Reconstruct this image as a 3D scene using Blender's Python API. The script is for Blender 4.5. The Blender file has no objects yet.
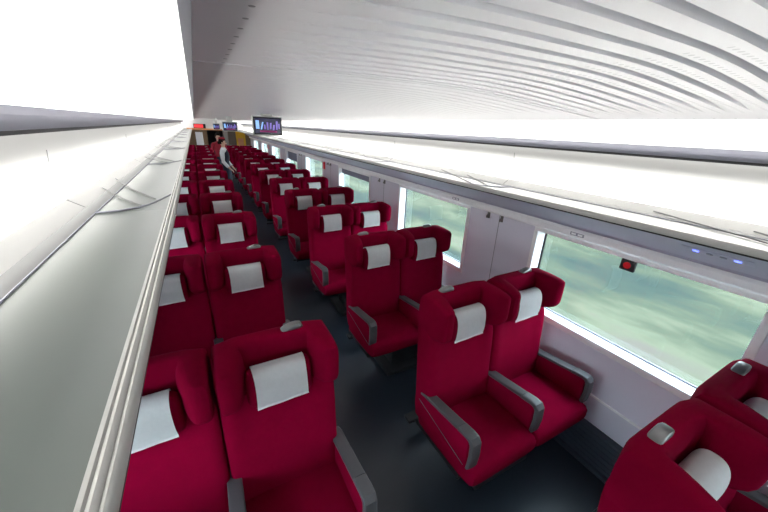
import bpy, bmesh, math, random
from mathutils import Vector, Matrix
random.seed(7)
C = bpy.context.scene
COL = C.collection
PI = math.pi
H = 2.1            # camera height above the floor; profiles below are given relative to it

# ------------------------------------------------------------------ materials
def mat(name, color, rough=0.5, metal=0.0, emit=None, estr=0.0, coat=0.0, spec=0.5, noise=None, bump=None, sheen=0.0):
    m = bpy.data.materials.new(name); m.use_nodes = True
    nt = m.node_tree; b = nt.nodes['Principled BSDF']
    b.inputs['Base Color'].default_value = (*color, 1)
    b.inputs['Roughness'].default_value = rough
    b.inputs['Metallic'].default_value = metal
    b.inputs['Coat Weight'].default_value = coat
    b.inputs['Specular IOR Level'].default_value = spec
    b.inputs['Sheen Weight'].default_value = sheen
    tc = nt.nodes.new('ShaderNodeTexCoord')
    if noise:
        sc, amt = noise
        n = nt.nodes.new('ShaderNodeTexNoise'); n.inputs['Scale'].default_value = sc; n.inputs['Detail'].default_value = 4
        nt.links.new(tc.outputs['Object'], n.inputs['Vector'])
        r = nt.nodes.new('ShaderNodeMix'); r.data_type = 'RGBA'
        r.inputs['A'].default_value = (*[c * (1 - amt) for c in color], 1)
        r.inputs['B'].default_value = (*[min(1, c * (1 + amt)) for c in color], 1)
        nt.links.new(n.outputs['Fac'], r.inputs['Factor'])
        nt.links.new(r.outputs['Result'], b.inputs['Base Color'])
    if bump:
        sc, st = bump
        n2 = nt.nodes.new('ShaderNodeTexNoise'); n2.inputs['Scale'].default_value = sc; n2.inputs['Detail'].default_value = 3
        nt.links.new(tc.outputs['Object'], n2.inputs['Vector'])
        bp = nt.nodes.new('ShaderNodeBump'); bp.inputs['Strength'].default_value = st; bp.inputs['Distance'].default_value = 0.01
        nt.links.new(n2.outputs['Fac'], bp.inputs['Height']); nt.links.new(bp.outputs['Normal'], b.inputs['Normal'])
    if emit:
        b.inputs['Emission Color'].default_value = (*emit, 1); b.inputs['Emission Strength'].default_value = estr
    return m

M = {}
M['red'] = mat('crimson_fabric', (0.170, 0.0003, 0.0170), 0.95, noise=(14, 0.16), bump=(140, 0.10), sheen=0.0, spec=0.03)
M['cloth'] = mat('white_cloth', (0.86, 0.86, 0.87), 0.9, bump=(40, 0.25), noise=(60, 0.05))
M['arm'] = mat('grey_plastic', (0.055, 0.052, 0.058), 0.5, noise=(8, 0.06))
M['metal'] = mat('brushed_metal', (0.20, 0.20, 0.20), 0.42, metal=0.85, noise=(30, 0.08))
M['black'] = mat('black_plastic', (0.012, 0.012, 0.014), 0.5, noise=(10, 0.1))
M['panel'] = mat('white_panel', (0.83, 0.83, 0.835), 0.32, noise=(0.8, 0.02))
M['glow_panel'] = mat('glowing_side_panel', (0.85, 0.85, 0.85), 0.35, emit=(1, 0.985, 0.97), estr=.75)  # white side panel with a weak emission of its own
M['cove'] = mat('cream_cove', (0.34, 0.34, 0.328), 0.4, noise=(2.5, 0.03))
M['bevel'] = mat('grey_bevel', (0.25, 0.25, 0.30), 0.45, noise=(3, 0.04))
M['wall'] = mat('lavender_wall', (0.70, 0.69, 0.80), 0.45, noise=(2, 0.03))
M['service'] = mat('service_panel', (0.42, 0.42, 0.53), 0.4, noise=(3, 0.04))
M['white'] = mat('white_trim', (0.88, 0.88, 0.91), 0.35, noise=(4, 0.02))
M['heater'] = mat('slate_heater', (0.035, 0.045, 0.062), 0.4, noise=(8, 0.15))
M['floor'] = mat('slate_floor', (0.014, 0.020, 0.029), 0.36, noise=(3, 0.18), bump=(60, 0.04))
M['frost'] = mat('frosted_glass', (0.088, 0.104, 0.094), 0.30, noise=(0.9, 0.03), spec=0.4)
M['rail'] = mat('rack_rail', (0.36, 0.36, 0.345), 0.4, metal=0.1, noise=(20, 0.04))
M['bar'] = mat('rack_bar', (0.17, 0.172, 0.172), 0.55, spec=0.12, noise=(12, 0.05))
M['rubber_and_gap_shade'] = mat('black_rubber_and_gap_shade', (0.01, 0.01, 0.012), 0.7, noise=(10, 0.1))  # window seals, plus the black strips that stand in for shadow gaps
M['tv'] = mat('tv_housing', (0.55, 0.57, 0.55), 0.4, noise=(10, 0.04))
M['screen'] = mat('tv_screen', (0.005, 0.005, 0.02), 0.15, emit=(0.01, 0.01, 0.06), estr=0.4)
M['px_blue'] = mat('screen_blue', (0.1, 0.2, 0.5), 0.3, emit=(0.30, 0.55, 1.0), estr=0.6)
M['px_purple'] = mat('screen_purple', (0.1, 0.05, 0.3), 0.3, emit=(0.25, 0.20, 0.60), estr=0.4)
M['px_red'] = mat('screen_red', (0.2, 0.0, 0.1), 0.3, emit=(0.45, 0.02, 0.16), estr=0.15)
M['led_blue'] = mat('blue_lamp', (0.1, 0.1, 0.8), 0.3, emit=(0.15, 0.2, 1.0), estr=1.6)
M['led_red'] = mat('red_sign', (0.6, 0.03, 0.04), 0.3, emit=(1.0, 0.06, 0.07), estr=0.45)
M['button'] = mat('red_button', (0.75, 0.01, 0.02), 0.35, noise=(10, 0.1))
M['wood'] = mat('brown_wood', (0.20, 0.12, 0.06), 0.45, noise=(6, 0.3))
M['darkwood'] = mat('dark_wood', (0.075, 0.05, 0.035), 0.45, noise=(6, 0.3))
M['greypan'] = mat('grey_partition', (0.20, 0.19, 0.18), 0.4, noise=(5, 0.1))
M['yellow'] = mat('yellow_poster', (0.75, 0.42, 0.015), 0.4, noise=(5, 0.2))
M['orange'] = mat('orange_strip', (0.70, 0.30, 0.12), 0.4, noise=(5, 0.1))
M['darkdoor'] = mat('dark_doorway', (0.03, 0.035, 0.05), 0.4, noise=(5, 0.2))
M['skin'] = mat('skin', (0.62, 0.40, 0.30), 0.55, noise=(20, 0.05))
M['hair'] = mat('black_hair', (0.012, 0.009, 0.008), 0.8, spec=.1, noise=(60, 0.3))
M['navy'] = mat('navy_cloth', (0.010, 0.014, 0.035), 0.8, noise=(20, 0.2))
M['shirt'] = mat('white_shirt', (0.75, 0.76, 0.80), 0.8, noise=(20, 0.04))
M['maroon'] = mat('maroon_cloth', (0.30, 0.01, 0.03), 0.8, noise=(20, 0.1))
M['eye'] = mat('dark_eye', (0.02, 0.015, 0.01), 0.2, noise=(20, 0.1))
M['lips'] = mat('lips', (0.45, 0.08, 0.08), 0.5, noise=(20, 0.1))
M['blind'] = mat('blue_grey_blind', (0.16, 0.18, 0.25), 0.7, noise=(10, 0.08))
M['dim'] = mat('dim_grey', (0.30, 0.30, 0.36), 0.5, noise=(10, 0.05))

def glass_mat():
    m = bpy.data.materials.new('window_glass'); m.use_nodes = True
    nt = m.node_tree; nt.nodes.clear()
    out = nt.nodes.new('ShaderNodeOutputMaterial')
    tr = nt.nodes.new('ShaderNodeBsdfTransparent'); tr.inputs['Color'].default_value = (0.80, 0.865, 0.845, 1)
    gl = nt.nodes.new('ShaderNodeBsdfGlossy'); gl.inputs['Roughness'].default_value = 0.03
    ly = nt.nodes.new('ShaderNodeLayerWeight'); ly.inputs['Blend'].default_value = .5
    pw = nt.nodes.new('ShaderNodeMath'); pw.operation = 'POWER'; pw.inputs[1].default_value = 5; nt.links.new(ly.outputs['Facing'], pw.inputs[0])
    lw = nt.nodes.new('ShaderNodeMath'); lw.operation = 'MULTIPLY_ADD'; lw.inputs[1].default_value = .5; lw.inputs[2].default_value = .03; nt.links.new(pw.outputs[0], lw.inputs[0])
    mx = nt.nodes.new('ShaderNodeMixShader')
    nt.links.new(lw.outputs[0], mx.inputs[0]); nt.links.new(tr.outputs[0], mx.inputs[1]); nt.links.new(gl.outputs[0], mx.inputs[2])
    nt.links.new(mx.outputs[0], out.inputs['Surface'])
    return m
M['glass'] = glass_mat()

def math_node(nt, op, a, b=None, clamp=False):
    n = nt.nodes.new('ShaderNodeMath'); n.operation = op; n.use_clamp = clamp
    for i, v in enumerate((a, b)):
        if v is None: continue
        if isinstance(v, (int, float)): n.inputs[i].default_value = v
        else: nt.links.new(v, n.inputs[i])
    return n.outputs[0]

GP = 0.047          # pitch of the ceiling louvres
def ceiling_mat():
    m = mat('louvred_ceiling', (0.86, 0.85, 0.875), 0.28)
    nt = m.node_tree; b = nt.nodes['Principled BSDF']
    tc = nt.nodes.new('ShaderNodeTexCoord'); sp = nt.nodes.new('ShaderNodeSeparateXYZ')
    nt.links.new(tc.outputs['Object'], sp.inputs[0])
    X, Y = sp.outputs['X'], sp.outputs['Y']
    def dots(px, y0, r, x0, x1, xo=0.0):
        fx = math_node(nt, 'SUBTRACT', math_node(nt, 'FRACT', math_node(nt, 'DIVIDE', math_node(nt, 'SUBTRACT', X, xo), px)), 0.5)
        fy = math_node(nt, 'SUBTRACT', math_node(nt, 'FRACT', math_node(nt, 'DIVIDE', math_node(nt, 'SUBTRACT', Y, y0), GP)), 0.5)
        dx = math_node(nt, 'MULTIPLY', fx, px); dy = math_node(nt, 'MULTIPLY', fy, GP)
        d = math_node(nt, 'SQRT', math_node(nt, 'ADD', math_node(nt, 'MULTIPLY', dx, dx), math_node(nt, 'MULTIPLY', dy, dy)))
        k = math_node(nt, 'LESS_THAN', d, r)
        k = math_node(nt, 'MULTIPLY', k, math_node(nt, 'GREATER_THAN', X, x0))
        k = math_node(nt, 'MULTIPLY', k, math_node(nt, 'LESS_THAN', X, x1))
        return math_node(nt, 'MULTIPLY', k, math_node(nt, 'LESS_THAN', Y, 0.79))
    a = dots(0.018, 0.004, 0.0042, 0.62, 1.25)
    c = dots(0.05, 0.0, 0.0035, 0.05, 0.09, xo=0.0405)
    e = dots(0.05, 0.0, 0.0030, 1.33, 1.37, xo=1.325)
    k = math_node(nt, 'MAXIMUM', math_node(nt, 'MAXIMUM', math_node(nt, 'MULTIPLY', a, 0.45), c), e)
    mx = nt.nodes.new('ShaderNodeMix'); mx.data_type = 'RGBA'
    mx.inputs['A'].default_value = (0.86, 0.85, 0.875, 1); mx.inputs['B'].default_value = (0.30, 0.30, 0.32, 1)
    nt.links.new(k, mx.inputs['Factor']); nt.links.new(mx.outputs['Result'], b.inputs['Base Color'])
    return m
M['ceiling'] = ceiling_mat()

# ------------------------------------------------------------------ helpers
def put(o, label=None, cat=None, group=None, kind=None):
    if label: o['label'] = label
    if cat: o['category'] = cat
    if group: o['group'] = group
    if kind: o['kind'] = kind
    return o
def empty(name, loc=(0, 0, 0), rz=0):
    o = bpy.data.objects.new(name, None); COL.objects.link(o); o.location = loc; o.rotation_euler = (0, 0, rz)
    o.empty_display_size = 0.1
    return o
def obj(name, bm, m, parent=None, smooth=True, loc=None, sub=0):
    bmesh.ops.recalc_face_normals(bm, faces=bm.faces)
    me = bpy.data.meshes.new(name); bm.to_mesh(me); bm.free()
    me.materials.append(M[m] if isinstance(m, str) else m)
    if smooth:
        for p in me.polygons: p.use_smooth = True
        try: me.set_sharp_from_angle(angle=math.radians(38))
        except Exception: pass
    o = bpy.data.objects.new(name, me); COL.objects.link(o)
    if parent: o.parent = parent
    if loc: o.location = loc
    if sub:
        s = o.modifiers.new('s', 'SUBSURF'); s.levels = sub; s.render_levels = sub
    return o
def box(bm, x0, x1, y0, y1, z0, z1, bev=0.0, seg=2, rot=None):
    vs = [bm.verts.new((x, y, z)) for x in (x0, x1) for y in (y0, y1) for z in (z0, z1)]
    F = [(0, 1, 3, 2), (4, 6, 7, 5), (0, 4, 5, 1), (2, 3, 7, 6), (0, 2, 6, 4), (1, 5, 7, 3)]
    fs = [bm.faces.new([vs[i] for i in f]) for f in F]
    if bev:
        es = list({e for f in fs for e in f.edges})
        bmesh.ops.bevel(bm, geom=es, offset=bev, segments=seg, affect='EDGES', profile=0.5)
    return vs
def superring(n, hx, hy, e, cx=0, cy=0):
    out = []
    for i in range(n):
        t = 2 * PI * (i + 0.5) / n
        c, s = math.cos(t), math.sin(t)
        out.append((cx + hx * math.copysign(abs(c) ** (2 / e), c), cy + hy * math.copysign(abs(s) ** (2 / e), s)))
    return out
def skin_rings(bm, rings, closed=False, cap=True):
    R = [[bm.verts.new(p) for p in r] for r in rings]
    n = len(R[0])
    rng = range(len(R) if closed else len(R) - 1)
    for k in rng:
        a, b = R[k], R[(k + 1) % len(R)]
        for i in range(n):
            j = (i + 1) % n
            bm.faces.new((a[i], a[j], b[j], b[i]))
    if cap and not closed:
        bm.faces.new(R[0][::-1]); bm.faces.new(R[-1])
    return R
def loft_z(bm, secs, n=28, e=4):   # (z, cx, cy, hx, hy)
    skin_rings(bm, [[(x, y, s[0]) for x, y in superring(n, s[3], s[4], s[5] if len(s) > 5 else e, s[1], s[2])] for s in secs])
def loft_y(bm, secs, n=28, e=4):   # (y, cx, cz, hx, hz)
    skin_rings(bm, [[(x, s[0], z) for x, z in superring(n, s[3], s[4], s[5] if len(s) > 5 else e, s[1], s[2])] for s in secs])
def strip(bm, prof, y0, y1, ny=1):  # profile of (x,z) extruded along the car
    prev = None
    for k in range(ny + 1):
        y = y0 + (y1 - y0) * k / ny
        row = [bm.verts.new((x, y, z)) for x, z in prof]
        if prev:
            for i in range(len(row) - 1): bm.faces.new((prev[i], prev[i + 1], row[i + 1], row[i]))
        prev = row
def prism(bm, prof, y0, y1):        # closed profile extruded along the car
    skin_rings(bm, [[(x, y0, z) for x, z in prof], [(x, y1, z) for x, z in prof]])
def tube(bm, pts, r, n=8, closed=False):
    pts = [Vector(p) for p in pts]; rings = []
    for i, p in enumerate(pts):
        if closed: d = pts[(i + 1) % len(pts)] - pts[i - 1]
        else: d = pts[min(i + 1, len(pts) - 1)] - pts[max(i - 1, 0)]
        d.normalize(); u = d.cross(Vector((0, 0, 1)))
        if u.length < 1e-3: u = d.cross(Vector((0, 1, 0)))
        u.normalize(); v = d.cross(u)
        rr = r[i] if isinstance(r, (list, tuple)) else r
        rings.append([p + rr * (math.cos(2 * PI * k / n) * u + math.sin(2 * PI * k / n) * v) for k in range(n)])
    skin_rings(bm, rings, closed=closed)
def ball(bm, c, rx, ry, rz, n=16, m=10, clip=None):
    r = bmesh.ops.create_uvsphere(bm, u_segments=n, v_segments=m, radius=1)
    for v in r['verts']:
        p = v.co; v.co = Vector((c[0] + p.x * rx, c[1] + p.y * ry, c[2] + p.z * rz))
    return r['verts']
def dup(root, loc):
    r = root.copy(); COL.objects.link(r); r.location = loc
    for ch in list(root.children):
        c = ch.copy(); COL.objects.link(c); c.parent = r
        for g in list(ch.children):
            d = g.copy(); COL.objects.link(d); d.parent = c
    return r

Y0, Y1 = -6.2, 16.3         # the carriage, from behind the camera to its end partition
XL, XR = -0.72, 2.10        # side walls

# ------------------------------------------------------------------ floor
bm = bmesh.new(); box(bm, XL - 0.1, XR + 0.1, Y0, Y1 + 4, -0.06, 0.0)
put(obj('floor', bm, 'floor', smooth=False), kind='structure')

# ------------------------------------------------------------------ side walls with window openings
WIN = [(-5.5, -4.3), (-3.58, -2.38), (-1.66, -0.46), (0.26, 1.44), (2.18, 3.38)]
WIN += [(4.23, 5.43), (6.32, 7.48)]
y = 8.24
while y < 14.9:
    WIN.append((y, y + 1.18)); y += 1.96
WZ0, WZ1 = H - 1.245, H - 0.64
def wall(name, x_in, x_out):
    bm = bmesh.new()
    box(bm, x_in, x_out, Y0, Y1, 0.0, WZ0)
    box(bm, x_in, x_out, Y0, Y1, WZ1, H - 0.02)
    edges = [Y0]
    for a, b in WIN: edges += [a, b]
    edges.append(Y1)
    for k in range(0, len(edges), 2):
        if edges[k + 1] > edges[k]: box(bm, x_in, x_out, edges[k], edges[k + 1], WZ0, WZ1)
    put(obj(name, bm, 'wall', smooth=False), kind='structure')
wall('wall_right', XR, XR + 0.10)
wall('wall_left', XL - 0.10, XL)
n = 0
for side, xi, xo, s in (('r', XR, XR + 0.10, -1), ('l', XL, XL - 0.10, 1)):
    for a, b in WIN:
        n += 1
        root = empty('window_%d' % n, ((xi + xo) / 2, (a + b) / 2, WZ0)); put(root, kind='structure')
        h = (b - a) / 2; hz = WZ1 - WZ0
        sx = (xi - (xi + xo) / 2)
        bm = bmesh.new(); t = 0.028; x0, x1 = sorted((-s * .036, sx + s * 0.012))
        for (ya, yb, za, zb) in ((-h - t, h + t, -t - 0.012, 0.006), (-h - t, h + t, hz - .006, hz + t), (-h - t, -h + .006, .006, hz - .006), (h - .006, h + t, .006, hz - .006)):
            box(bm, x0, x1, ya, yb, za, zb, 0.004)
        obj('window_frame', bm, 'white', root)
        bm = bmesh.new(); box(bm, *sorted((-s * .038, -s * .042)), -h, h, 0, hz)
        obj('pane', bm, 'glass', root, smooth=False)
        x0, x1 = sorted((-.037 * s, -.030 * s))
        bm = bmesh.new()
        for (za, zb) in ((0.002, 0.016), (hz - 0.016, hz - .002)): box(bm, x0, x1, -h + .018, h - .018, za, zb)
        obj('gasket', bm, 'dim', root, smooth=False)
        for (ya, yb) in ((-h + .004, -h + .018), (h - 0.018, h - .004)):
            bm = bmesh.new(); box(bm, x0, x1, ya, yb, .002, hz - .002)
            obj('jamb_seal', bm, 'rubber_and_gap_shade', root, smooth=False)
        # blind drawn a little way down on one window
        d = 0.0
        if side == 'r' and abs(a - 4.23) < 0.01: d = 0.10
        if side == 'r' and abs(a - 8.24) < 0.01: d = 0.22
        if d:
            bm = bmesh.new(); x0, x1 = sorted((0, s * .004)); box(bm, x0, x1, -h, h, hz - d, hz)
            obj('roller_blind', bm, 'blind', root, smooth=False)
# vertical pillar joints and white stripe / roller blind boxes
def trims(side, xi, s):
    k = 0
    bm = bmesh.new()
    box(bm, *sorted((xi, xi + s * 0.010)), Y0, Y1, H - 1.622, H - 1.606, 0.003)
    put(obj('trim_%s_1' % side, bm, 'white'), kind='structure')
    bm = bmesh.new()
    prof = [(xi, H - 0.545), (xi + s * 0.035, H - 0.55), (xi + s * 0.045, H - 0.565), (xi + s * 0.045, H - 0.598), (xi + s * 0.03, H - 0.612), (xi, H - 0.613)]
    prism(bm, prof, Y0, Y1)
    put(obj('trim_%s_2' % side, bm, 'white', smooth=False), kind='structure')
    bm = bmesh.new()
    for i in range(len(WIN) - 1):
        ym = (WIN[i][1] + WIN[i + 1][0]) / 2
        box(bm, *sorted((xi, xi + s * 0.002)), ym - 0.003, ym + 0.003, 0.32, H - 0.62)
    put(obj('trim_%s_3' % side, bm, 'dim', smooth=False), kind='structure')
    bm = bmesh.new()
    x = xi + s * 0.05
    box(bm, *sorted((xi, x)), Y0, Y1, 0.0, 0.285, 0.01)
    for z in (0.05, 0.09, 0.13, 0.17, 0.21, 0.25): box(bm, *sorted((x, x + s * 0.006)), Y0, Y1, z, z + 0.012)
    box(bm, *sorted((xi, x + s * 0.03)), Y0, Y1, 0.0, 0.03, 0.005)
    put(obj('baseboard_%s' % side, bm, 'heater', smooth=False), kind='structure')
trims('right', XR, -1); trims('left', XL, 1)

# ------------------------------------------------------------------ ceiling
def arch(x):
    P = [(0.012, .105), (.18, .109), (.344, .115), (.6, .117), (.75, .113), (.93, .101), (1.14, .084), (1.377, .066)]
    if x <= P[0][0]: return P[0][1]
    for (a, za), (b, zb) in zip(P, P[1:]):
        if x <= b:
            t = (x - a) / (b - a); return za + (zb - za) * t
    return P[-1][1]
bm = bmesh.new()
NX = 30
xs = [0.014 + (1.377 - 0.014) * i / NX for i in range(NX + 1)]
def smooth_arch(x): return (arch(x - 0.05) + arch(x) * 2 + arch(x + 0.05)) / 4 if 0.07 < x < 1.32 else arch(x)
ys = []
y = Y0
segs = []
g = -20
while g * GP < 0.775:
    y = g * GP
    if y > Y0 + GP: segs += [(y - 0.0085, 0.0), (y - 0.0065, 1.0), (y + 0.0065, 1.0), (y + 0.0085, 0.0)]
    g += 1
segs = [s for s in segs if s[0] < 0.772]
segs += [(0.778, 0), (0.780, 1.2), (0.790, 1.2), (0.792, 0)]
y = 0.81
while y < Y1 - 0.05:
    if any(abs(y - q) < 0.04 for q in (4.6, 8.4, 12.2)):
        segs += [(y, 0), (y + 0.002, 1.2), (y + 0.010, 1.2), (y + 0.012, 0)]
    else: segs += [(y, 0.0), (y + 0.002, 0.3), (y + 0.009, 0.3), (y + 0.011, 0.0)]
    y += 0.055
segs = [(Y0, 0)] + segs + [(Y1, 0)]
prev = None
for (yy, gk) in segs:
    row = []
    for x in xs:
        fade = min(1, max(0, (x - 0.12) / 0.25)) * min(1, max(0, (1.22 - x) / 0.25))
        if gk > 1: fade = 1
        dz = 0.011 * gk * fade
        row.append(bm.verts.new((x, yy, H + smooth_arch(x) + dz)))
    if prev:
        for i in range(NX): bm.faces.new((prev[i], prev[i + 1], row[i + 1], row[i]))
    prev = row
o = obj('ceiling', bm, 'ceiling', smooth=False); put(o, kind='structure')

# roof shell above everything (keeps the carriage closed)
bm = bmesh.new()
box(bm, XL - 0.1, XR + 0.1, Y0, Y1 + 4, H + 0.20, H + 0.26)
box(bm, XL - 0.1, XL, Y0, Y1, H - 0.02, H + 0.20); box(bm, XR, XR + 0.1, Y0, Y1, H - 0.02, H + 0.20)
put(obj('trim_roof', bm, 'panel', smooth=False), kind='structure')

# ------------------------------------------------------------------ white emissive panels below the ceiling edge, bevels, cove
def upper(side, panel, bevel, back):
    bm = bmesh.new(); strip(bm, [(x, H + z) for x, z in panel], Y0, Y1, 10)
    put(obj('trim_%s_4' % side, bm, 'glow_panel'), kind='structure')
    bm = bmesh.new(); strip(bm, [(x, H + z) for x, z in bevel], Y0, Y1, 10)
    put(obj('trim_%s_5' % side, bm, 'bevel', smooth=False), kind='structure')
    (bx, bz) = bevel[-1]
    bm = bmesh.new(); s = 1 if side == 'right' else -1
    box(bm, *sorted((bx - s * 0.004, bx + s * 0.02)), Y0, Y1, H + bz - 0.010, H + bz - 0.0002)  # black strip stands in for the shadow gap below the bevel
    put(obj('trim_%s_6' % side, bm, 'rubber_and_gap_shade', smooth=False), kind='structure')
    bm = bmesh.new(); strip(bm, [(x, H + z) for x, z in back], Y0, Y1, 10)
    put(obj('trim_%s_7' % side, bm, 'cove'), kind='structure')
upper('left', [(0.001, .059), (-0.10, .052), (-0.22, .042), (-0.30, .030), (-0.35, .0165)],
      [(-0.35, .0165), (-0.363, -0.003), (-0.38, -0.038)],
      [(-0.36, .055), (-0.455, .045), (-0.478, 0.0), (-0.462, -.05), (-0.448, -.11), (-0.455, -.18), (-0.468, -.235), (-0.462, -.262), (-0.43, -.285), (-0.385, -.315), (-0.384, -.325)])
upper('right', [(1.377, .072), (1.379, .059), (1.48, .045), (1.60, .022), (1.68, .002), (1.73, -.0185)],
      [(1.73, -.0185), (1.743, -0.034), (1.76, -0.060)],
      [(1.74, .04), (1.835, .035), (1.862, -.02), (1.845, -.07), (1.828, -.12), (1.835, -.18), (1.850, -.235), (1.842, -.262), (1.81, -.285), (1.765, -.315), (1.764, -.325)])

bm = bmesh.new(); strip(bm, [(0.015, H + .112), (0.0135, H + .108), (0.0012, H + .0595)], Y0, Y1, 10)
put(obj('trim_left_8', bm, 'bevel', smooth=False), kind='structure')
# ------------------------------------------------------------------ luggage racks
def rack(side, lip, s, label):
    """lip = outer edge x, s = direction towards the wall"""
    root = empty('luggage_rack', (lip, 0, H - 0.36)); put(root, label, 'luggage rack', 'luggage racks along the two side walls')
    def X(d): return d * s
    z0 = 0.36
    ya, yb = Y0 + 0.01, Y1 - 0.08
    # lip rail
    bm = bmesh.new()
    pr = [(0.0, -.325), (-0.001, -.316), (0.001, -.306), (0.004, -.302), (0.007, -.304), (0.0085, -.307), (0.010, -.304), (0.014, -.302), (0.0175, -.304), (0.019, -.307), (0.021, -.304), (0.026, -.305), (0.028, -.31), (0.030, -.325)]
    prism(bm, [(X(a), z + z0) for a, z in pr], ya, yb)
    obj('front_rail', bm, 'rail', root)
    bm = bmesh.new(); x0, x1 = sorted((X(0.001), X(0.028))); box(bm, x0, x1, ya, yb, z0 - .331, z0 - .3245)  # thin black strip paints the gap shadow beneath the rail
    obj('gap_shadow_strip', bm, 'rubber_and_gap_shade', root, smooth=False)
    # glass shelves, one per module, with joints
    k = 0; y = ya
    mod = [1.44 + 1.56 * q for q in range(-5, 12)]
    mod = [ya] + [m_ for m_ in mod if ya + .3 < m_ < yb - .3] + [yb]
    for a, b in zip(mod, mod[1:]):
        bm = bmesh.new(); x0, x1 = sorted((X(0.028), X(0.237))); box(bm, x0, x1, a + 0.0015, b - 0.0015, z0 - .322, z0 - .312, 0.001)
        obj('glass_shelf', bm, 'frost', root, smooth=False)
    # inner bar
    bm = bmesh.new(); x0, x1 = sorted((X(0.238), X(0.285))); box(bm, x0, x1, ya, yb, z0 - .335, z0 - .309, 0.003)
    obj('shelf_bar', bm, 'bar', root)
    bm = bmesh.new(); x0, x1 = sorted((X(0.2355), X(0.2382))); box(bm, x0, x1, ya, yb, z0 - .330, z0 - .3085)
    obj('shelf_seal', bm, 'dim', root, smooth=False)
    for y in mod[1:-1]:
        bm = bmesh.new()
        pts = [(X(0.237), y - .005, z0 - .309), (X(0.20), y, z0 - .309), (X(0.165), y + .01, z0 - .309), (X(0.12), y + .05, z0 - .310), (X(0.09), y + .10, z0 - .311), (X(0.055), y + .20, z0 - .311), (X(0.02), y + .33, z0 - .311)]
        tube(bm, pts, 0.0033, 8)
        br = obj('bracket', bm, 'dim', root)
        bm = bmesh.new(); tube(bm, [(X(0.112), y + .07, z0 - .309), (X(0.20), y + .24, z0 - .307), (X(0.30), y + .47, z0 - .300)], 0.0028, 6)  # this tube and the next model joint reflections in the glass, not parts
        obj('joint_reflection', bm, 'bar', br)
        bm = bmesh.new(); tube(bm, [(X(0.079), y + .19, z0 - .309), (X(0.19), y + .45, z0 - .307), (X(0.31), y + .80, z0 - .300)], 0.0028, 6)
        obj('joint_reflection', bm, 'bar', br)
        bm = bmesh.new()
        tube(bm, [(X(0.285), y + 0.1, z0 - .310), (X(0.322), y + .1, z0 - .285), (X(0.354), y + .1, z0 - .262), (X(0.360), y + .1, z0 - .235), (X(0.347), y + .1, z0 - .18), (X(0.340), y + .1, z0 - .11)], 0.0018, 6)
        obj('cove_joint', bm, 'bar', root)
    # underside service panel
    bm = bmesh.new()
    pr = [(0.002, -.331), (0.27, -.362), (0.30, -.376), (0.575, -.532), (0.585, -.548), (0.61, -.548), (0.61, -.45), (0.30, -.336), (0.002, -.3305)]
    prism(bm, [(X(a), z + z0) for a, z in pr], ya, yb)
    obj('service_panel', bm, 'service', root, smooth=False)
    return root
RACK = rack('right', 1.478, 1, 'long luggage rack above the right-hand windows, with white lip')
rack('left', -0.1075, -1, 'long frosted glass luggage rack with ridged white rail, at left edge')

# ------------------------------------------------------------------ lamps in the coves (tube lights above, added ceiling fill below)
def area(name, loc, rot, sx, sy, energy, col=(1, .98, .96)):
    L = bpy.data.lights.new(name, 'AREA'); L.shape = 'RECTANGLE'; L.size = sx; L.size_y = sy; L.energy = energy; L.color = col
    o = bpy.data.objects.new(name, L); COL.objects.link(o); o.location = loc; o.rotation_euler = rot
    put(o, 'carriage light in the %s cove: hidden tube above, added ceiling fill below' % ('left' if loc[0] < .7 else 'right'), 'cove light')
    return o
LEN = Y1 - Y0
for sx, ex in ((-0.428, 1), (1.808, -1)):
    area('cove_tube_and_fill', (sx, (Y0 + Y1) / 2, H - 0.262), (0, math.radians(180 - 54 * ex), 0), 0.075, LEN - .2, 165)  # added fill aimed upward to brighten the ceiling, no fitting here
area('cove_tube_and_fill', (-0.415, (Y0 + Y1) / 2, H + 0.005), (0, math.radians(32), 0), 0.05, LEN - .2, 10)
area('cove_tube_and_fill', (1.800, (Y0 + Y1) / 2, H - 0.01), (0, math.radians(-32), 0), 0.05, LEN - .2, 10)

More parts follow.
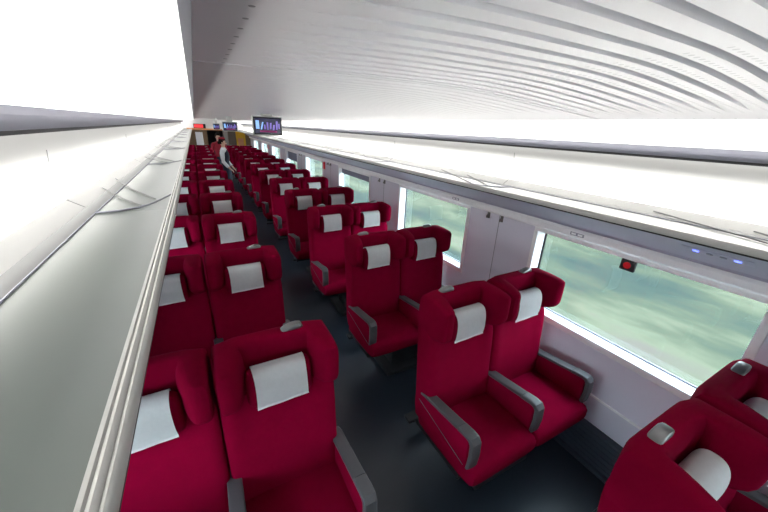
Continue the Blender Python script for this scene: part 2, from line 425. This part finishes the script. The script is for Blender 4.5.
# ------------------------------------------------------------------ twin seats
SC = 0.247
def seat_meshes():
    me = {}
    # cushion
    bm = bmesh.new()
    secs = []
    for y, hz, hx, cz in ((-.440, .010, .218, .465), (-.436, .040, .236, .458), (-.418, .064, .243, .457), (-.37, .078, .2455, .455), (-.25, .080, .246, .450), (-.10, .078, .246, .444), (.03, .072, .244, .440), (.05, .055, .236, .44)):
        secs.append((y, 0, cz, hx, hz, 6))
    loft_y(bm, secs, 40)
    me['seat_cushion'] = (bm, 'red')
    # backrest
    bm = bmesh.new()
    secs = []
    for z, cy, hx, hy, bo in ((.40, .045, .20, .05, 0), (.415, .040, .232, .076, 0), (.50, .034, .243, .084, .004), (.62, .038, .245, .080, .008), (.75, .052, .245, .074, .014), (.88, .068, .245, .068, .026), (.97, .082, .244, .064, .034), (1.03, .096, .242, .055, .030), (1.08, .108, .236, .045, .02), (1.14, .112, .20, .03, 0)):
        ring = []
        for x, y in superring(44, hx, hy, 7, 0, cy):
            if y < cy:
                t = max(0, min(1, (abs(x) - .10) / .12)); y -= bo * t * t * (3 - 2 * t)
            ring.append((x, y, z))
        secs.append(ring)
    skin_rings(bm, secs)
    me['backrest'] = (bm, 'red')
    # winged headrest: a thick U in plan, squarish at the back, rounded wing tips
    bm = bmesh.new()
    rings = []
    N = 11
    side = [(-.208, -.098, .10, .45), (-.206, -.093, .46, .66), (-.203, -.080, .64, .78), (-.199, -.055, .78, .87), (-.194, -.02, .92, .94), (-.188, .025, 1.05, 1)]
    def ringat(x, y, nx, ny, kt, kh, th):
        hgt = .120 * kh
        zc = 1.140 + .120 * (1 - kh) * .55
        return [(x + nx * u, y + ny * u, zc + w) for u, w in superring(24, th * kt, hgt, 4.2)]
    for x, y, kt, kh in side: rings.append(ringat(x, y, -1, 0, kt, kh, .052))
    rings.append(ringat(-.186, .086, -.74, .68, 1, 1, .077))
    rings.append(ringat(-.150, .108, -.22, .975, 1, 1, .050))
    mid = [ringat(x, .112, 0, 1, 1, 1, .045) for x in (-.11, -.05)]
    rings += mid
    left = rings[:]
    rings.append(ringat(0, .112, 0, 1, 1, 1, .045))
    for rg in left[::-1]: rings.append([(-p[0], p[1], p[2]) for p in rg])
    skin_rings(bm, rings)
    me['headrest'] = (bm, 'red')
    # pillow
    bm = bmesh.new()
    secs = []
    for x, k in ((-.135, .3), (-.131, .62), (-.12, .86), (-.10, .97), (0, 1.0), (.10, .97), (.12, .86), (.131, .62), (.135, .3)):
        secs.append([(x, y, z) for y, z in superring(24, .048 * k, .094 * (0.5 + 0.5 * k), 2.6, 0.010, 1.076)])
    skin_rings(bm, secs)
    me['pillow'] = (bm, 'red')
    # cover : strip draped over the pillow
    bm = bmesh.new()
    ring = superring(48, .0525, .0985, 2.6, 0.010, 1.076)
    # take the front, over the top, and part of the back
    pts = sorted(ring, key=lambda p: math.atan2(p[1] - 1.076, p[0] - .010))
    ang = [(math.atan2(p[1] - 1.076, p[0] - .010) % (2 * PI), p) for p in ring]
    ang.sort()
    prof = [p for a, p in ang if 0.6 < a < math.radians(240)]
    last = prof[-1]
    prof += [(last[0] - .003, 1.012)] if last[1] > 1.02 else [(last[0] - 0.004, last[1] - 0.008)]
    NXC = 10
    vs = []
    for j in range(NXC + 1):
        u = -1 + 2 * j / NXC
        row = []
        for i, (y, z) in enumerate(prof):
            t = i / (len(prof) - 1)
            w = .106 + .002 * math.sin(7 * t)
            row.append(bm.verts.new((u * w + .006 * (t - .5), y - .0022 * abs(math.sin(3.1 * u + 2 * t)) * t, z + (.003 * u * t))))
        vs.append(row)
    for j in range(NXC):
        for i in range(len(prof) - 1): bm.faces.new((vs[j][i], vs[j + 1][i], vs[j + 1][i + 1], vs[j][i + 1]))
    bmesh.ops.solidify(bm, geom=bm.faces[:], thickness=0.0025)
    me['headrest_cover'] = (bm, 'cloth')
    # grab handle
    bm = bmesh.new()
    rings = []
    for x, z, h, d in ((-.052, 1.246, .006, .012), (-.047, 1.250, .010, .018), (-.03, 1.258, .013, .021), (.0, 1.264, .0145, .021), (.022, 1.266, .0145, .021), (.040, 1.263, .013, .019), (.048, 1.255, .008, .012)):
        rings.append([(x, y, z + w) for y, w in superring(12, d, h, 3.4, .108, 0)])
    skin_rings(bm, rings)
    me['grab_handle'] = (bm, 'metal')
    return me
def armrest_body():
    bm = bmesh.new()
    prof = [(.075, .435), (.075, .585), (.06, .622), (.02, .634), (-.335, .684), (-.355, .67), (-.358, .505), (-.33, .46), (-.24, .432)]
    skin_rings(bm, [[(x, y, z) for y, z in prof] for x in (-.024, .024)])
    es = [e for e in bm.edges]
    bmesh.ops.bevel(bm, geom=es, offset=.005, segments=2, affect='EDGES')
    return bm
def armrest_line():
    bm = bmesh.new()
    for x in (-.0255,):
        tube(bm, [(x, .07, .575), (x, -.10, .545), (x, -.34, .50)], .0022, 6)
    return bm
def armrest_cap():
    bm = bmesh.new()
    path = [(.070, .606, .5), (.055, .630, .9), (.02, .643, 1), (-.10, .659, 1), (-.22, .676, 1), (-.268, .683, 1)]
    rings = []
    for y, z, k in path: rings.append([(x, y, z + w) for x, w in superring(20, .030 * k, .011 * k, 6)])
    skin_rings(bm, rings)
    # front piece that turns down
    path = [(-.272, .684, 0, 1), (-.33, .692, .05, 1), (-.358, .690, .5, 1.1), (-.374, .672, 1.0, 1.1), (-.378, .60, 1.52, 1), (-.372, .52, 1.57, .95), (-.366, .505, 1.57, .6)]
    rings = []
    for y, z, a, k in path:
        n = Vector((math.sin(a) * -1, math.cos(a)))
        rings.append([(x, y + n.x * w, z + n.y * w) for x, w in superring(20, .0305, .013 * k, 6)])
    skin_rings(bm, rings)
    return bm
def pedestal():
    bm = bmesh.new()
    box(bm, -.48, .48, -.33, .08, .335, .385, .01)
    box(bm, -.16, .16, -.20, .04, .05, .34, .015)
    box(bm, -.24, .24, -.28, .12, 0.0, .05, .01)
    return bm
def footrest():
    bm = bmesh.new()
    tube(bm, [(0, .04, .36), (0, .18, .26), (0, .27, .13)], .014, 8)
    box(bm, -.40, .40, .25, .325, .105, .135, .01)
    return bm
def side_bracket(x):
    bm = bmesh.new()
    tube(bm, [(x, .0, .42), (x, -.12, .38), (x, -.24, .365), (x, -.33, .34)], .010, 8)
    return bm

def make_twin(outer):   # outer: sign of the handle offset of the two seats, mirrored outwards
    root = empty('twin_seat')
    ms = seat_meshes()
    first = {}
    for s in (-1, 1):
        for nm in ('seat_cushion', 'backrest', 'headrest', 'headrest_cover', 'grab_handle'):
            if s == -1:
                bm, m = ms[nm]; o = obj(nm, bm, m, root); first[nm] = o
                if nm == 'headrest':
                    bm2, m2 = ms['pillow']; p = obj('headrest_pillow', bm2, m2, o); first['pillow'] = p
            else:
                o = first[nm].copy(); COL.objects.link(o); o.parent = root
                if nm == 'headrest':
                    p = first['pillow'].copy(); COL.objects.link(p); p.parent = o
            o.location.x = s * SC + (s * .085 if nm == 'grab_handle' else 0)
            if nm == 'headrest_cover': o['label'] = 'white cloth cover draped over the headrest pillow'
    a0 = None
    for x in (-.480, 0, .480):
        if a0 is None:
            a0 = obj('armrest', armrest_body(), 'red', root)
            c0 = obj('armrest_cap', armrest_cap(), 'arm', a0); l0 = obj('piping', armrest_line(), 'arm', a0)
            a = a0
        else:
            a = a0.copy(); COL.objects.link(a); a.parent = root
            c = c0.copy(); COL.objects.link(c); c.parent = a
            if x > 0:
                l = l0.copy(); COL.objects.link(l); l.parent = a; l.scale.x = -1
        a.location = (x + .013, -.018, 0)
    obj('pedestal', pedestal(), 'black', root); obj('footrest', footrest(), 'black', root); obj('side_bracket', side_bracket(-.47), 'black', root); obj('side_bracket', side_bracket(.47), 'black', root)
    return root

CXR, CXL = 1.462, -0.079
SY, PIT = 1.155, 1.123
ordn = ['nearest', 'second', 'third', 'fourth', 'fifth', 'sixth', 'seventh', 'eighth', 'ninth', 'tenth', 'eleventh', 'twelfth', 'thirteenth', 'fourteenth']
proto = None
for side in ('right', 'left'):
    rows = list(range(-1 if side == 'right' else 0, 13))
    for k, i in enumerate(rows):
        loc = (CXR if side == 'right' else CXL, SY + PIT * i, 0)
        if side == 'right' and i == -1: loc = (CXR - .005, SY + PIT * i + .075, 0)
        if proto is None:
            proto = make_twin(1); proto.location = loc; t = proto
        else: t = dup(proto, loc)
        if side == 'right':
            if i == -1: lab = 'crimson twin seat seen from behind in the bottom right corner'
            elif i == 0: lab = 'crimson twin seat by the largest window, all three grey-capped armrests in view'
            else: lab = 'crimson twin seat right of the aisle, %s row counting from the bottom right corner' % ordn[k]
        else:
            if i == 0: lab = 'crimson twin seat at the bottom left, partly under the glass rack'
            else: lab = 'crimson twin seat left of the aisle, %s row counting from the bottom edge' % ordn[k]
        put(t, lab, 'train seat', 'twin seats along the %s side of the aisle' % side)

# ------------------------------------------------------------------ things on the right wall
def xz_disc(bm, c, r, th, n=20, sx=1, sz=1):  # disc facing -x
    a = [(c[0], c[1] + r * sx * math.cos(2 * PI * k / n), c[2] + r * sz * math.sin(2 * PI * k / n)) for k in range(n)]
    skin_rings(bm, [[(x - th, y, z) for x, y, z in a], a])
# emergency button on the large window
def button(y, z, label):
    r = empty('window_alarm_marker', (XR + .046, y, H + z)); put(r, label, 'alarm marker', 'window alarm markers')
    bm = bmesh.new(); box(bm, -.022, 0, -.042, .042, -.036, .036, .010); obj('housing', bm, 'black', r)
    bm = bmesh.new(); xz_disc(bm, (-.021, 0, 0), .020, .006); obj('red_disc', bm, 'button', r)
BTN = 0.843
button(BTN, -0.690, 'small black marker with a round red disc at the top of the largest window')
# hooks in pairs on the pillars
def hook(y, z, label):
    r = empty('coat_hook', (XR, y, H + z)); put(r, label, 'coat hook', 'coat hooks on the window pillars')
    bm = bmesh.new(); box(bm, -.008, 0, -.014, .014, -.026, .026, .005); obj('base_plate', bm, 'metal', r)
    bm = bmesh.new(); tube(bm, [(-.006, 0, .008), (-.022, 0, -.002), (-.028, 0, -.012), (-.024, 0, -.020)], .006, 8); obj('hook', bm, 'metal', r)
PILL = [(WIN[i][1] + WIN[i + 1][0]) / 2 for i in range(3, 10)]
for k, ym in enumerate(PILL[:4]):
    for j, dy in enumerate((-.026, .118)):
        hook(ym + dy, -0.645, 'metal coat hook, %s of the pair on the %s pillar beyond the largest window' % (('nearer', 'farther')[j], ordn[k]))
# emergency hammers
def hammer(y, z, label):
    r = empty('emergency_hammer', (XR, y, H + z)); put(r, label, 'emergency hammer', 'red emergency hammers on the pillars')
    bm = bmesh.new(); box(bm, -.012, 0, -.03, .03, -.07, .07, .005); obj('holder', bm, 'button', r)
    bm = bmesh.new(); tube(bm, [(-.022, 0, -.06), (-.022, 0, .04)], .009, 8); box(bm, -.032, -.012, -.028, .028, .035, .058, .004); obj('hammer', bm, 'button', r)
hammer(6.20, -.70, 'red emergency hammer on a pillar between the seat tops and the rack, nearer one')
hammer(12.03, -.72, 'red emergency hammer on a pillar far down the carriage')
# service panel fittings: number plate, reading lamps
TH = math.atan2(.156, .275)
def on_panel(d):     # point on the sloping service panel, d = 0..1 from the aisle edge towards the wall
    return (1.485 + .30 + .275 * d, H - .376 - .156 * d)
def plate(y, label):
    x, z = on_panel(.80)
    r = empty('seat_number_plate', (XR - .045, y, H - .580)); put(r, label, 'number plate', 'seat number plates')
    bm = bmesh.new(); box(bm, -.003, 0, -.045, .045, -.010, .010, .003); obj('plate', bm, 'dim', r)
    bm = bmesh.new(); box(bm, -.0045, -.003, -.036, -.006, -.006, .006, .0005); box(bm, -.0045, -.003, .006, .036, -.006, .006, .0005); obj('plate_windows', bm, 'white', r)
plate(1.136, 'small grey plate on the white rail over the largest window')
plate(2.32, 'small grey plate on the white rail over the second window')
def lamp_unit(y):
    x, z = on_panel(.46)
    bm = bmesh.new(); box(bm, -.030, .030, -.12, .12, -.004, .0, .002); u = obj('reading_light_unit', bm, 'service', RACK)
    u.location = (x - 1.478 - .0015, y, z - (H - .36) - .0025); u.rotation_euler = (0, TH, 0)
    for j, (yy, m) in enumerate(((-.070, 'led_blue'), (-.024, 'dim'), (.022, 'dim'), (.070, 'led_blue'))):
        bm = bmesh.new(); n = 16
        ring = [(.009 * math.cos(2 * PI * q / n), yy + .012 * math.sin(2 * PI * q / n)) for q in range(n)]
        skin_rings(bm, [[(a, b, -.008) for a, b in ring], [(a, b, -.003) for a, b in ring]])
        o = obj('reading_lamp' if m == 'led_blue' else 'lamp_switch', bm, m, u)
        if m == 'led_blue': o['label'] = 'small glowing blue lamp'
lamp_unit(.45)
x_, z_ = on_panel(.46)
bm = bmesh.new(); box(bm, -.010, .010, -.05, .05, -.002, -.0003, .0005); o = obj('label_strip', bm, 'dim', RACK)
o.location = (x_ - 1.478, .95, z_ - (H - .36)); o.rotation_euler = (0, TH, 0)

# ------------------------------------------------------------------ monitors hanging from the ceiling
def monitor(x, y, w, h, ztop, label):
    r = empty('ceiling_monitor', (x, y, H + ztop)); put(r, label, 'monitor', 'monitors hanging from the ceiling')
    bm = bmesh.new(); box(bm, -w / 2 - .012, w / 2 + .012, 0, .07, -h - .012, .012, .008); obj('housing', bm, 'tv', r)
    bm = bmesh.new(); box(bm, -w / 2 - .001, w / 2 + .001, -.004, .002, -h, 0, .002); obj('bezel', bm, 'black', r)
    bm = bmesh.new(); box(bm, -w / 2 + .012, w / 2 - .012, -.006, -.003, -h + .014, -.012); sc = obj('screen', bm, 'screen', r, smooth=False)
    up = arch(x) - ztop
    bm = bmesh.new(); box(bm, -w * .2, w * .2, .02, .06, 0.0, up + .004, .003); obj('mount', bm, 'tv', r)
    def bars(lst, m, nm):
        bm = bmesh.new()
        for (u, v, du, dv, sk) in lst:
            x0 = -w / 2 + w * u; x1 = x0 + w * du; z0 = -h + h * v; z1 = z0 + h * dv; k = w * sk
            vs = [bm.verts.new(p) for p in ((x0, -.0075, z0), (x1, -.0075, z0), (x1 + k, -.0075, z1), (x0 + k, -.0075, z1))]
            bm.faces.new(vs)
        obj(nm, bm, m, sc, smooth=False)
    bars([(.07, .33, .12, .48, 0), (.23, .30, .05, .42, .07)], 'px_blue', 'picture_light_area')
    bars([(.36, .32, .05, .26, 0), (.46, .30, .06, .42, 0), (.56, .33, .06, .36, .02), (.66, .28, .07, .30, .03), (.78, .30, .07, .50, .02), (.88, .36, .05, .30, 0)], 'px_purple', 'picture_purple_area')
    bars([(.20, .14, .62, .10, 0)], 'px_red', 'picture_red_area')
monitor(.765, 4.30, .315, .192, .074, 'largest black screen hanging from the ceiling over the aisle, nearest one')
monitor(.657, 8.0, .27, .165, .003, 'middle-sized hanging screen left of the nearest screen')
monitor(.625, 12.6, .18, .165, -.06, 'smallest and farthest hanging screen, beside the red sign')

# ------------------------------------------------------------------ far end partition
YE = Y1
bm = bmesh.new()
box(bm, XL, .42, YE, YE + .06, 0, H - .30); box(bm, 1.02, XR, YE, YE + .06, 0, H - .30)
put(obj('wall_far', bm, 'wood', smooth=False), kind='structure')
bm = bmesh.new(); box(bm, XL, XR, YE, YE + .06, H - .30, H + .12)
put(obj('trim_far_1', bm, 'panel', smooth=False), kind='structure')
bm = bmesh.new(); box(bm, XL, XR, Y0 - .06, Y0, 0, H + .2); put(obj('wall_back', bm, 'panel', smooth=False), kind='structure')
# vestibule behind the opening
bm = bmesh.new()
box(bm, .18, .24, YE + .06, YE + 3.0, 0, H + .12); box(bm, 1.18, 1.24, YE + .06, YE + 3.0, 0, H + .12)
box(bm, .18, 1.24, YE + 3.0, YE + 3.06, 0, H + .12); box(bm, .18, 1.24, YE + .06, YE + 3.0, H + .02, H + .08)
put(obj('wall_vestibule', bm, 'darkdoor', smooth=False), kind='structure')
def flat(name, x0, x1, z0, z1, m, label, cat, th=.02, y=YE):
    r = empty(name, ((x0 + x1) / 2, y, H + z0)); put(r, label, cat)
    bm = bmesh.new(); w = (x1 - x0) / 2; box(bm, -w, w, -th, 0, 0, z1 - z0, .004); obj('panel', bm, m, r)
    return r
flat('locker_door', -.02, .25, -2.1, -.42, 'white', 'white locker door on the end wall at far left', 'door')
flat('partition_panel', .255, .40, -2.1, -.34, 'wood', 'narrow brown panel left of the far doorway', 'panel', .03)
flat('partition_panel', 1.03, 1.20, -2.1, -.32, 'greypan', 'narrow grey panel right of the far doorway', 'panel', .03)
flat('partition_panel', 1.21, 1.50, -2.1, -.32, 'darkwood', 'dark brown panel beside the yellow poster', 'panel', .03)
ys_ = flat('yellow_poster', 1.52, 1.90, -1.25, -.34, 'yellow', 'large yellow poster on the far end wall', 'poster', .02)
bm = bmesh.new(); box(bm, -.12, .10, -.024, -.018, .30, .62); obj('poster_picture', bm, 'orange', ys_)
flat('orange_strip', -.30, 1.02, -.33, -.27, 'orange', 'thin orange strip under the red sign on the end wall', 'strip', .04)
sg = flat('led_sign', -.04, .40, -.27, -.10, 'black', 'red lit sign above the far doorway', 'sign', .04)
bm = bmesh.new(); box(bm, -.20, .13, -.046, -.041, .02, .15); obj('lit_field', bm, 'led_red', sg, smooth=False)

# ------------------------------------------------------------------ people in the aisle
def skinned(name, verts, edges, m, parent, root=0, sub=2):
    me = bpy.data.meshes.new(name); me.from_pydata([v[:3] for v in verts], edges, [])
    o = bpy.data.objects.new(name, me); COL.objects.link(o); o.parent = parent
    sk = o.modifiers.new('sk', 'SKIN'); 
    if not me.skin_vertices: me.skin_vertices.new()
    for i, v in enumerate(verts):
        me.skin_vertices[0].data[i].radius = (v[3], v[4] if len(v) > 4 else v[3])
        me.skin_vertices[0].data[i].use_root = (i == root)
    sk.use_smooth_shade = True
    s = o.modifiers.new('ss', 'SUBSURF'); s.levels = sub; s.render_levels = sub
    for mm in ([m] if isinstance(m, str) else m): me.materials.append(M[mm])
    return o
def person(loc, rz, label, top, sleeve, bottom, cap, sc=1.0, lean=0.0):
    r = empty('person', loc, rz); r.scale = (sc, sc, sc); put(r, label, 'person', None)
    # figure faces -y; body in skin
    V = [(0, 0, .92, .10, .085), (0, 0, 1.05, .095, .075), (0, -.01, 1.22, .115, .085), (0, 0, 1.36, .10, .07), (0, .005, 1.43, .05, .05), (0, 0, 1.50, .045, .045), (0, -.005, 1.58, .068, .082), (0, 0, 1.66, .066, .08), (0, 0.005, 1.715, .045, .055)]
    E = [(i, i + 1) for i in range(8)]
    hands = []
    for s in (-1, 1):
        b = len(V)
        V += [(s * .13, 0, 1.37, .055), (s * .19, .01, 1.33, .048), (s * .23, .0, 1.10, .038), (s * .20, -.13, .93, .028), (s * .185, -.17, .89, .022, .030), (s * .18, -.20, .855, .016, .034)]
        E += [(3, b), (b, b + 1), (b + 1, b + 2), (b + 2, b + 3), (b + 3, b + 4), (b + 4, b + 5)]
        hands.append((s * .18, -.205, .85))
        b = len(V)
        V += [(s * .09, 0, .86, .085), (s * .095, 0, .50, .055), (s * .095, .015, .30, .048), (s * .095, .02, .09, .033), (s * .10, -.02, .035, .032), (s * .105, -.13, .028, .028)]
        E += [(0, b), (b, b + 1), (b + 1, b + 2), (b + 2, b + 3), (b + 3, b + 4), (b + 4, b + 5)]
    body = skinned('body', V, E, 'skin', r)
    # fingers
    for (x, y, z) in hands:
        s = 1 if x > 0 else -1
        for k in range(4):
            l = (.030, .036, .034, .026)[k]; dx = (k - 1.5) * .014
            skinned('finger', [(x + dx, y + .01, z + .008, .009), (x + dx, y - l * .6, z - l * .5, .0085), (x + dx * .9, y - l * .7, z - l * 1.4, .007)], [(0, 1), (1, 2)], 'skin', body, sub=1)
        skinned('thumb', [(x - s * .02, y + .03, z + .02, .009), (x - s * .04, y + .0, z + .0, .0085), (x - s * .038, y - .02, z - .025, .007)], [(0, 1), (1, 2)], 'skin', body, sub=1)
    # face
    bm = bmesh.new()
    for s in (-1, 1): ball(bm, (s * .026, -.082, 1.612), .011, .006, .006, 10, 8)
    obj('eyes', bm, 'eye', r)
    bm = bmesh.new(); ball(bm, (0, -.092, 1.588), .010, .016, .020, 10, 8)
    for s in (-1, 1): ball(bm, (s * .074, .0, 1.60), .010, .018, .030, 10, 8)
    obj('nose_and_ears', bm, 'skin', r)
    bm = bmesh.new(); ball(bm, (0, -.082, 1.558), .021, .006, .007, 10, 8); obj('mouth', bm, 'lips', r)
    # hair: shell above and behind
    bm = bmesh.new(); vs = ball(bm, (0, .012, 1.645), .084, .098, .098, 20, 14)
    for v in vs:
        if v.co.y < -.02 and v.co.z < 1.655: v.co.y = -.02 + (v.co.y + .02) * .1
    ball(bm, (0, .10, 1.60), .045, .04, .045, 12, 8)
    obj('hair', bm, 'hair', r)
    # torso clothing: vest/jacket, skirt or trousers, sleeves
    def tors(nm, secs, m, cy=0):
        bm = bmesh.new(); loft_z(bm, [(z, 0, y, hx, hy, 2.5) for z, y, hx, hy in secs], 24); return obj(nm, bm, m, r)
    tors('shirt', [(1.30, 0, .17, .10), (1.40, 0, .165, .088), (1.445, .005, .10, .065), (1.475, .005, .058, .055)], sleeve)
    tors('vest', [(.86, 0, .17, .125), (.98, 0, .152, .112), (1.08, 0, .145, .105), (1.22, -.01, .168, .122), (1.33, 0, .172, .112), (1.40, 0, .13, .092), (1.425, 0, .09, .07)], top)
    for s in (-1, 1):
        bm = bmesh.new()
        tube(bm, [(s * .135, 0, 1.385), (s * .165, .0, 1.375), (s * .195, .01, 1.33), (s * .218, .006, 1.20), (s * .232, 0, 1.10), (s * .218, -.06, 1.02), (s * .207, -.11, .955)], [.055, .064, .062, .054, .050, .046, .042], 14)
        obj('sleeve', bm, sleeve, r)
    tors('skirt', [(.42, 0, .165, .12), (.60, 0, .185, .135), (.78, 0, .192, .14), (.90, 0, .172, .125), (.96, 0, .155, .114)], bottom)
    bm = bmesh.new()
    for s in (-1, 1):
        ball(bm, (s * .10, -.06, .035), .045, .13, .04, 14, 8)
    obj('shoes', bm, 'black', r)
    if cap:
        bm = bmesh.new(); loft_z(bm, [(1.70, 0, .01, .078, .088, 2.2), (1.735, 0, .012, .074, .082, 2.2), (1.75, 0, .014, .05, .055, 2.2)], 20); obj('cap', bm, cap, r)
    return r
person((.62, 10.5, 0), math.radians(75), 'attendant standing in the aisle, white sleeves, navy vest and skirt, dark red cap', 'navy', 'shirt', 'navy', 'maroon', .98)
person((.66, 13.4, 0), math.radians(10), 'person in a dark red jacket farther down the aisle, behind the attendant', 'maroon', 'maroon', 'navy', None, 1.0)

# ------------------------------------------------------------------ outdoors: grassy slope and shrubs beyond the line
def field_mat():
    m = bpy.data.materials.new('meadow'); m.use_nodes = True; nt = m.node_tree; b = nt.nodes['Principled BSDF']
    b.inputs['Roughness'].default_value = 0.95; b.inputs['Specular IOR Level'].default_value = .1
    tc = nt.nodes.new('ShaderNodeTexCoord'); mp = nt.nodes.new('ShaderNodeMapping'); mp.inputs['Scale'].default_value = (.55, .22, .9)
    n = nt.nodes.new('ShaderNodeTexNoise'); n.inputs['Scale'].default_value = .9; n.inputs['Detail'].default_value = 4; n.inputs['Roughness'].default_value = .6
    r = nt.nodes.new('ShaderNodeValToRGB'); cr = r.color_ramp
    cr.elements[0].position = .30; cr.elements[0].color = (.016, .026, .024, 1)
    cr.elements[1].position = .72; cr.elements[1].color = (.070, .060, .050, 1)
    for p_, c_ in ((.42, (.025, .034, .027, 1)), (.52, (.041, .047, .031, 1)), (.62, (.070, .072, .048, 1))):
        e = cr.elements.new(p_); e.color = c_
    nt.links.new(tc.outputs['Object'], mp.inputs[0]); nt.links.new(mp.outputs[0], n.inputs['Vector']); nt.links.new(n.outputs['Fac'], r.inputs[0]); nt.links.new(r.outputs[0], b.inputs['Base Color'])
    return m
M['field'] = field_mat()
M['shrub'] = mat('shrub_leaves', (.040, .052, .042), .9, noise=(.5, .5), bump=(3, .8))
from mathutils import noise as mn
def terrain(name, sgn):
    bm = bmesh.new(); rows = []
    for i in range(40):
        d = .8 + i * i * .045
        row = []
        for j in range(60):
            y = -25 + j * 2.2
            z = -1.5 + .010 * d * d / (1 + .02 * d) * .5 + .35 * mn.noise(Vector((d * .2, y * .06, 1)))
            row.append(bm.verts.new(((XR + d) if sgn > 0 else (XL - d), y, min(z, 7))))
        rows.append(row)
    for a, b in zip(rows, rows[1:]):
        for j in range(59): bm.faces.new((a[j], a[j + 1], b[j + 1], b[j]))
    return put(obj(name, bm, 'field'), kind='structure')
terrain('ground_right', 1); terrain('ground_left', -1)
bm = bmesh.new()
for k in range(70):
    x = XR + random.uniform(9.5, 24); y = random.uniform(-14, 80)
    s = random.uniform(.9, 2.0)
    vs = bmesh.ops.create_icosphere(bm, subdivisions=3, radius=1)['verts']
    for v in vs:
        p = v.co.copy(); q = 1 + .3 * mn.noise(p * 2 + Vector((k, 0, 0)))
        v.co = Vector((x + p.x * s * q, y + p.y * s * 2.2 * q, -1.2 + .004 * (x - XR) ** 2 + p.z * s * q * .9))
put(obj('shrubs', bm, 'shrub'), 'blurred grey-green shrubs on the slope outside the windows', 'shrubs', None, 'stuff')

# ------------------------------------------------------------------ daylight
w = bpy.data.worlds.new('sky'); C.world = w; w.use_nodes = True
nt = w.node_tree; bg = nt.nodes['Background']
tc = nt.nodes.new('ShaderNodeTexCoord'); sp = nt.nodes.new('ShaderNodeSeparateXYZ'); rp = nt.nodes.new('ShaderNodeValToRGB')
nt.links.new(tc.outputs['Generated'], sp.inputs[0]); nt.links.new(sp.outputs['Z'], rp.inputs[0])
rp.color_ramp.elements[0].position = 0.0; rp.color_ramp.elements[0].color = (.84, .89, .95, 1)
rp.color_ramp.elements[1].position = .8; rp.color_ramp.elements[1].color = (.72, .82, .98, 1)
nt.links.new(rp.outputs[0], bg.inputs['Color']); bg.inputs['Strength'].default_value = 11.0

# ------------------------------------------------------------------ camera
cam = bpy.data.cameras.new('camera'); co = bpy.data.objects.new('camera', cam); COL.objects.link(co); C.camera = co
R = Matrix(((0.877853451227839, 0.1418210392723352, -0.4574495720700662), (-0.47725812129689205, 0.3387677761410143, -0.8108397372506065), (0.03997504000664672, 0.9301199850923463, 0.36507370421365676)))
# rows are world axes in camera coordinates: world = R * cam.  World y (down the car) is row 2.
R = Matrix((R[0], R[1], R[2]))
co.matrix_world = Matrix.Translation((0, 0, H)) @ R.to_4x4()
cam.sensor_width = 36; cam.sensor_fit = 'HORIZONTAL'; cam.lens = 323.27 / 768 * 36; cam.clip_start = .01; cam.clip_end = 300

vs = C.view_settings
vs.view_transform = 'Standard'; vs.look = 'None'; vs.gamma = 1; vs.use_curve_mapping = False; vs.exposure = 0.68
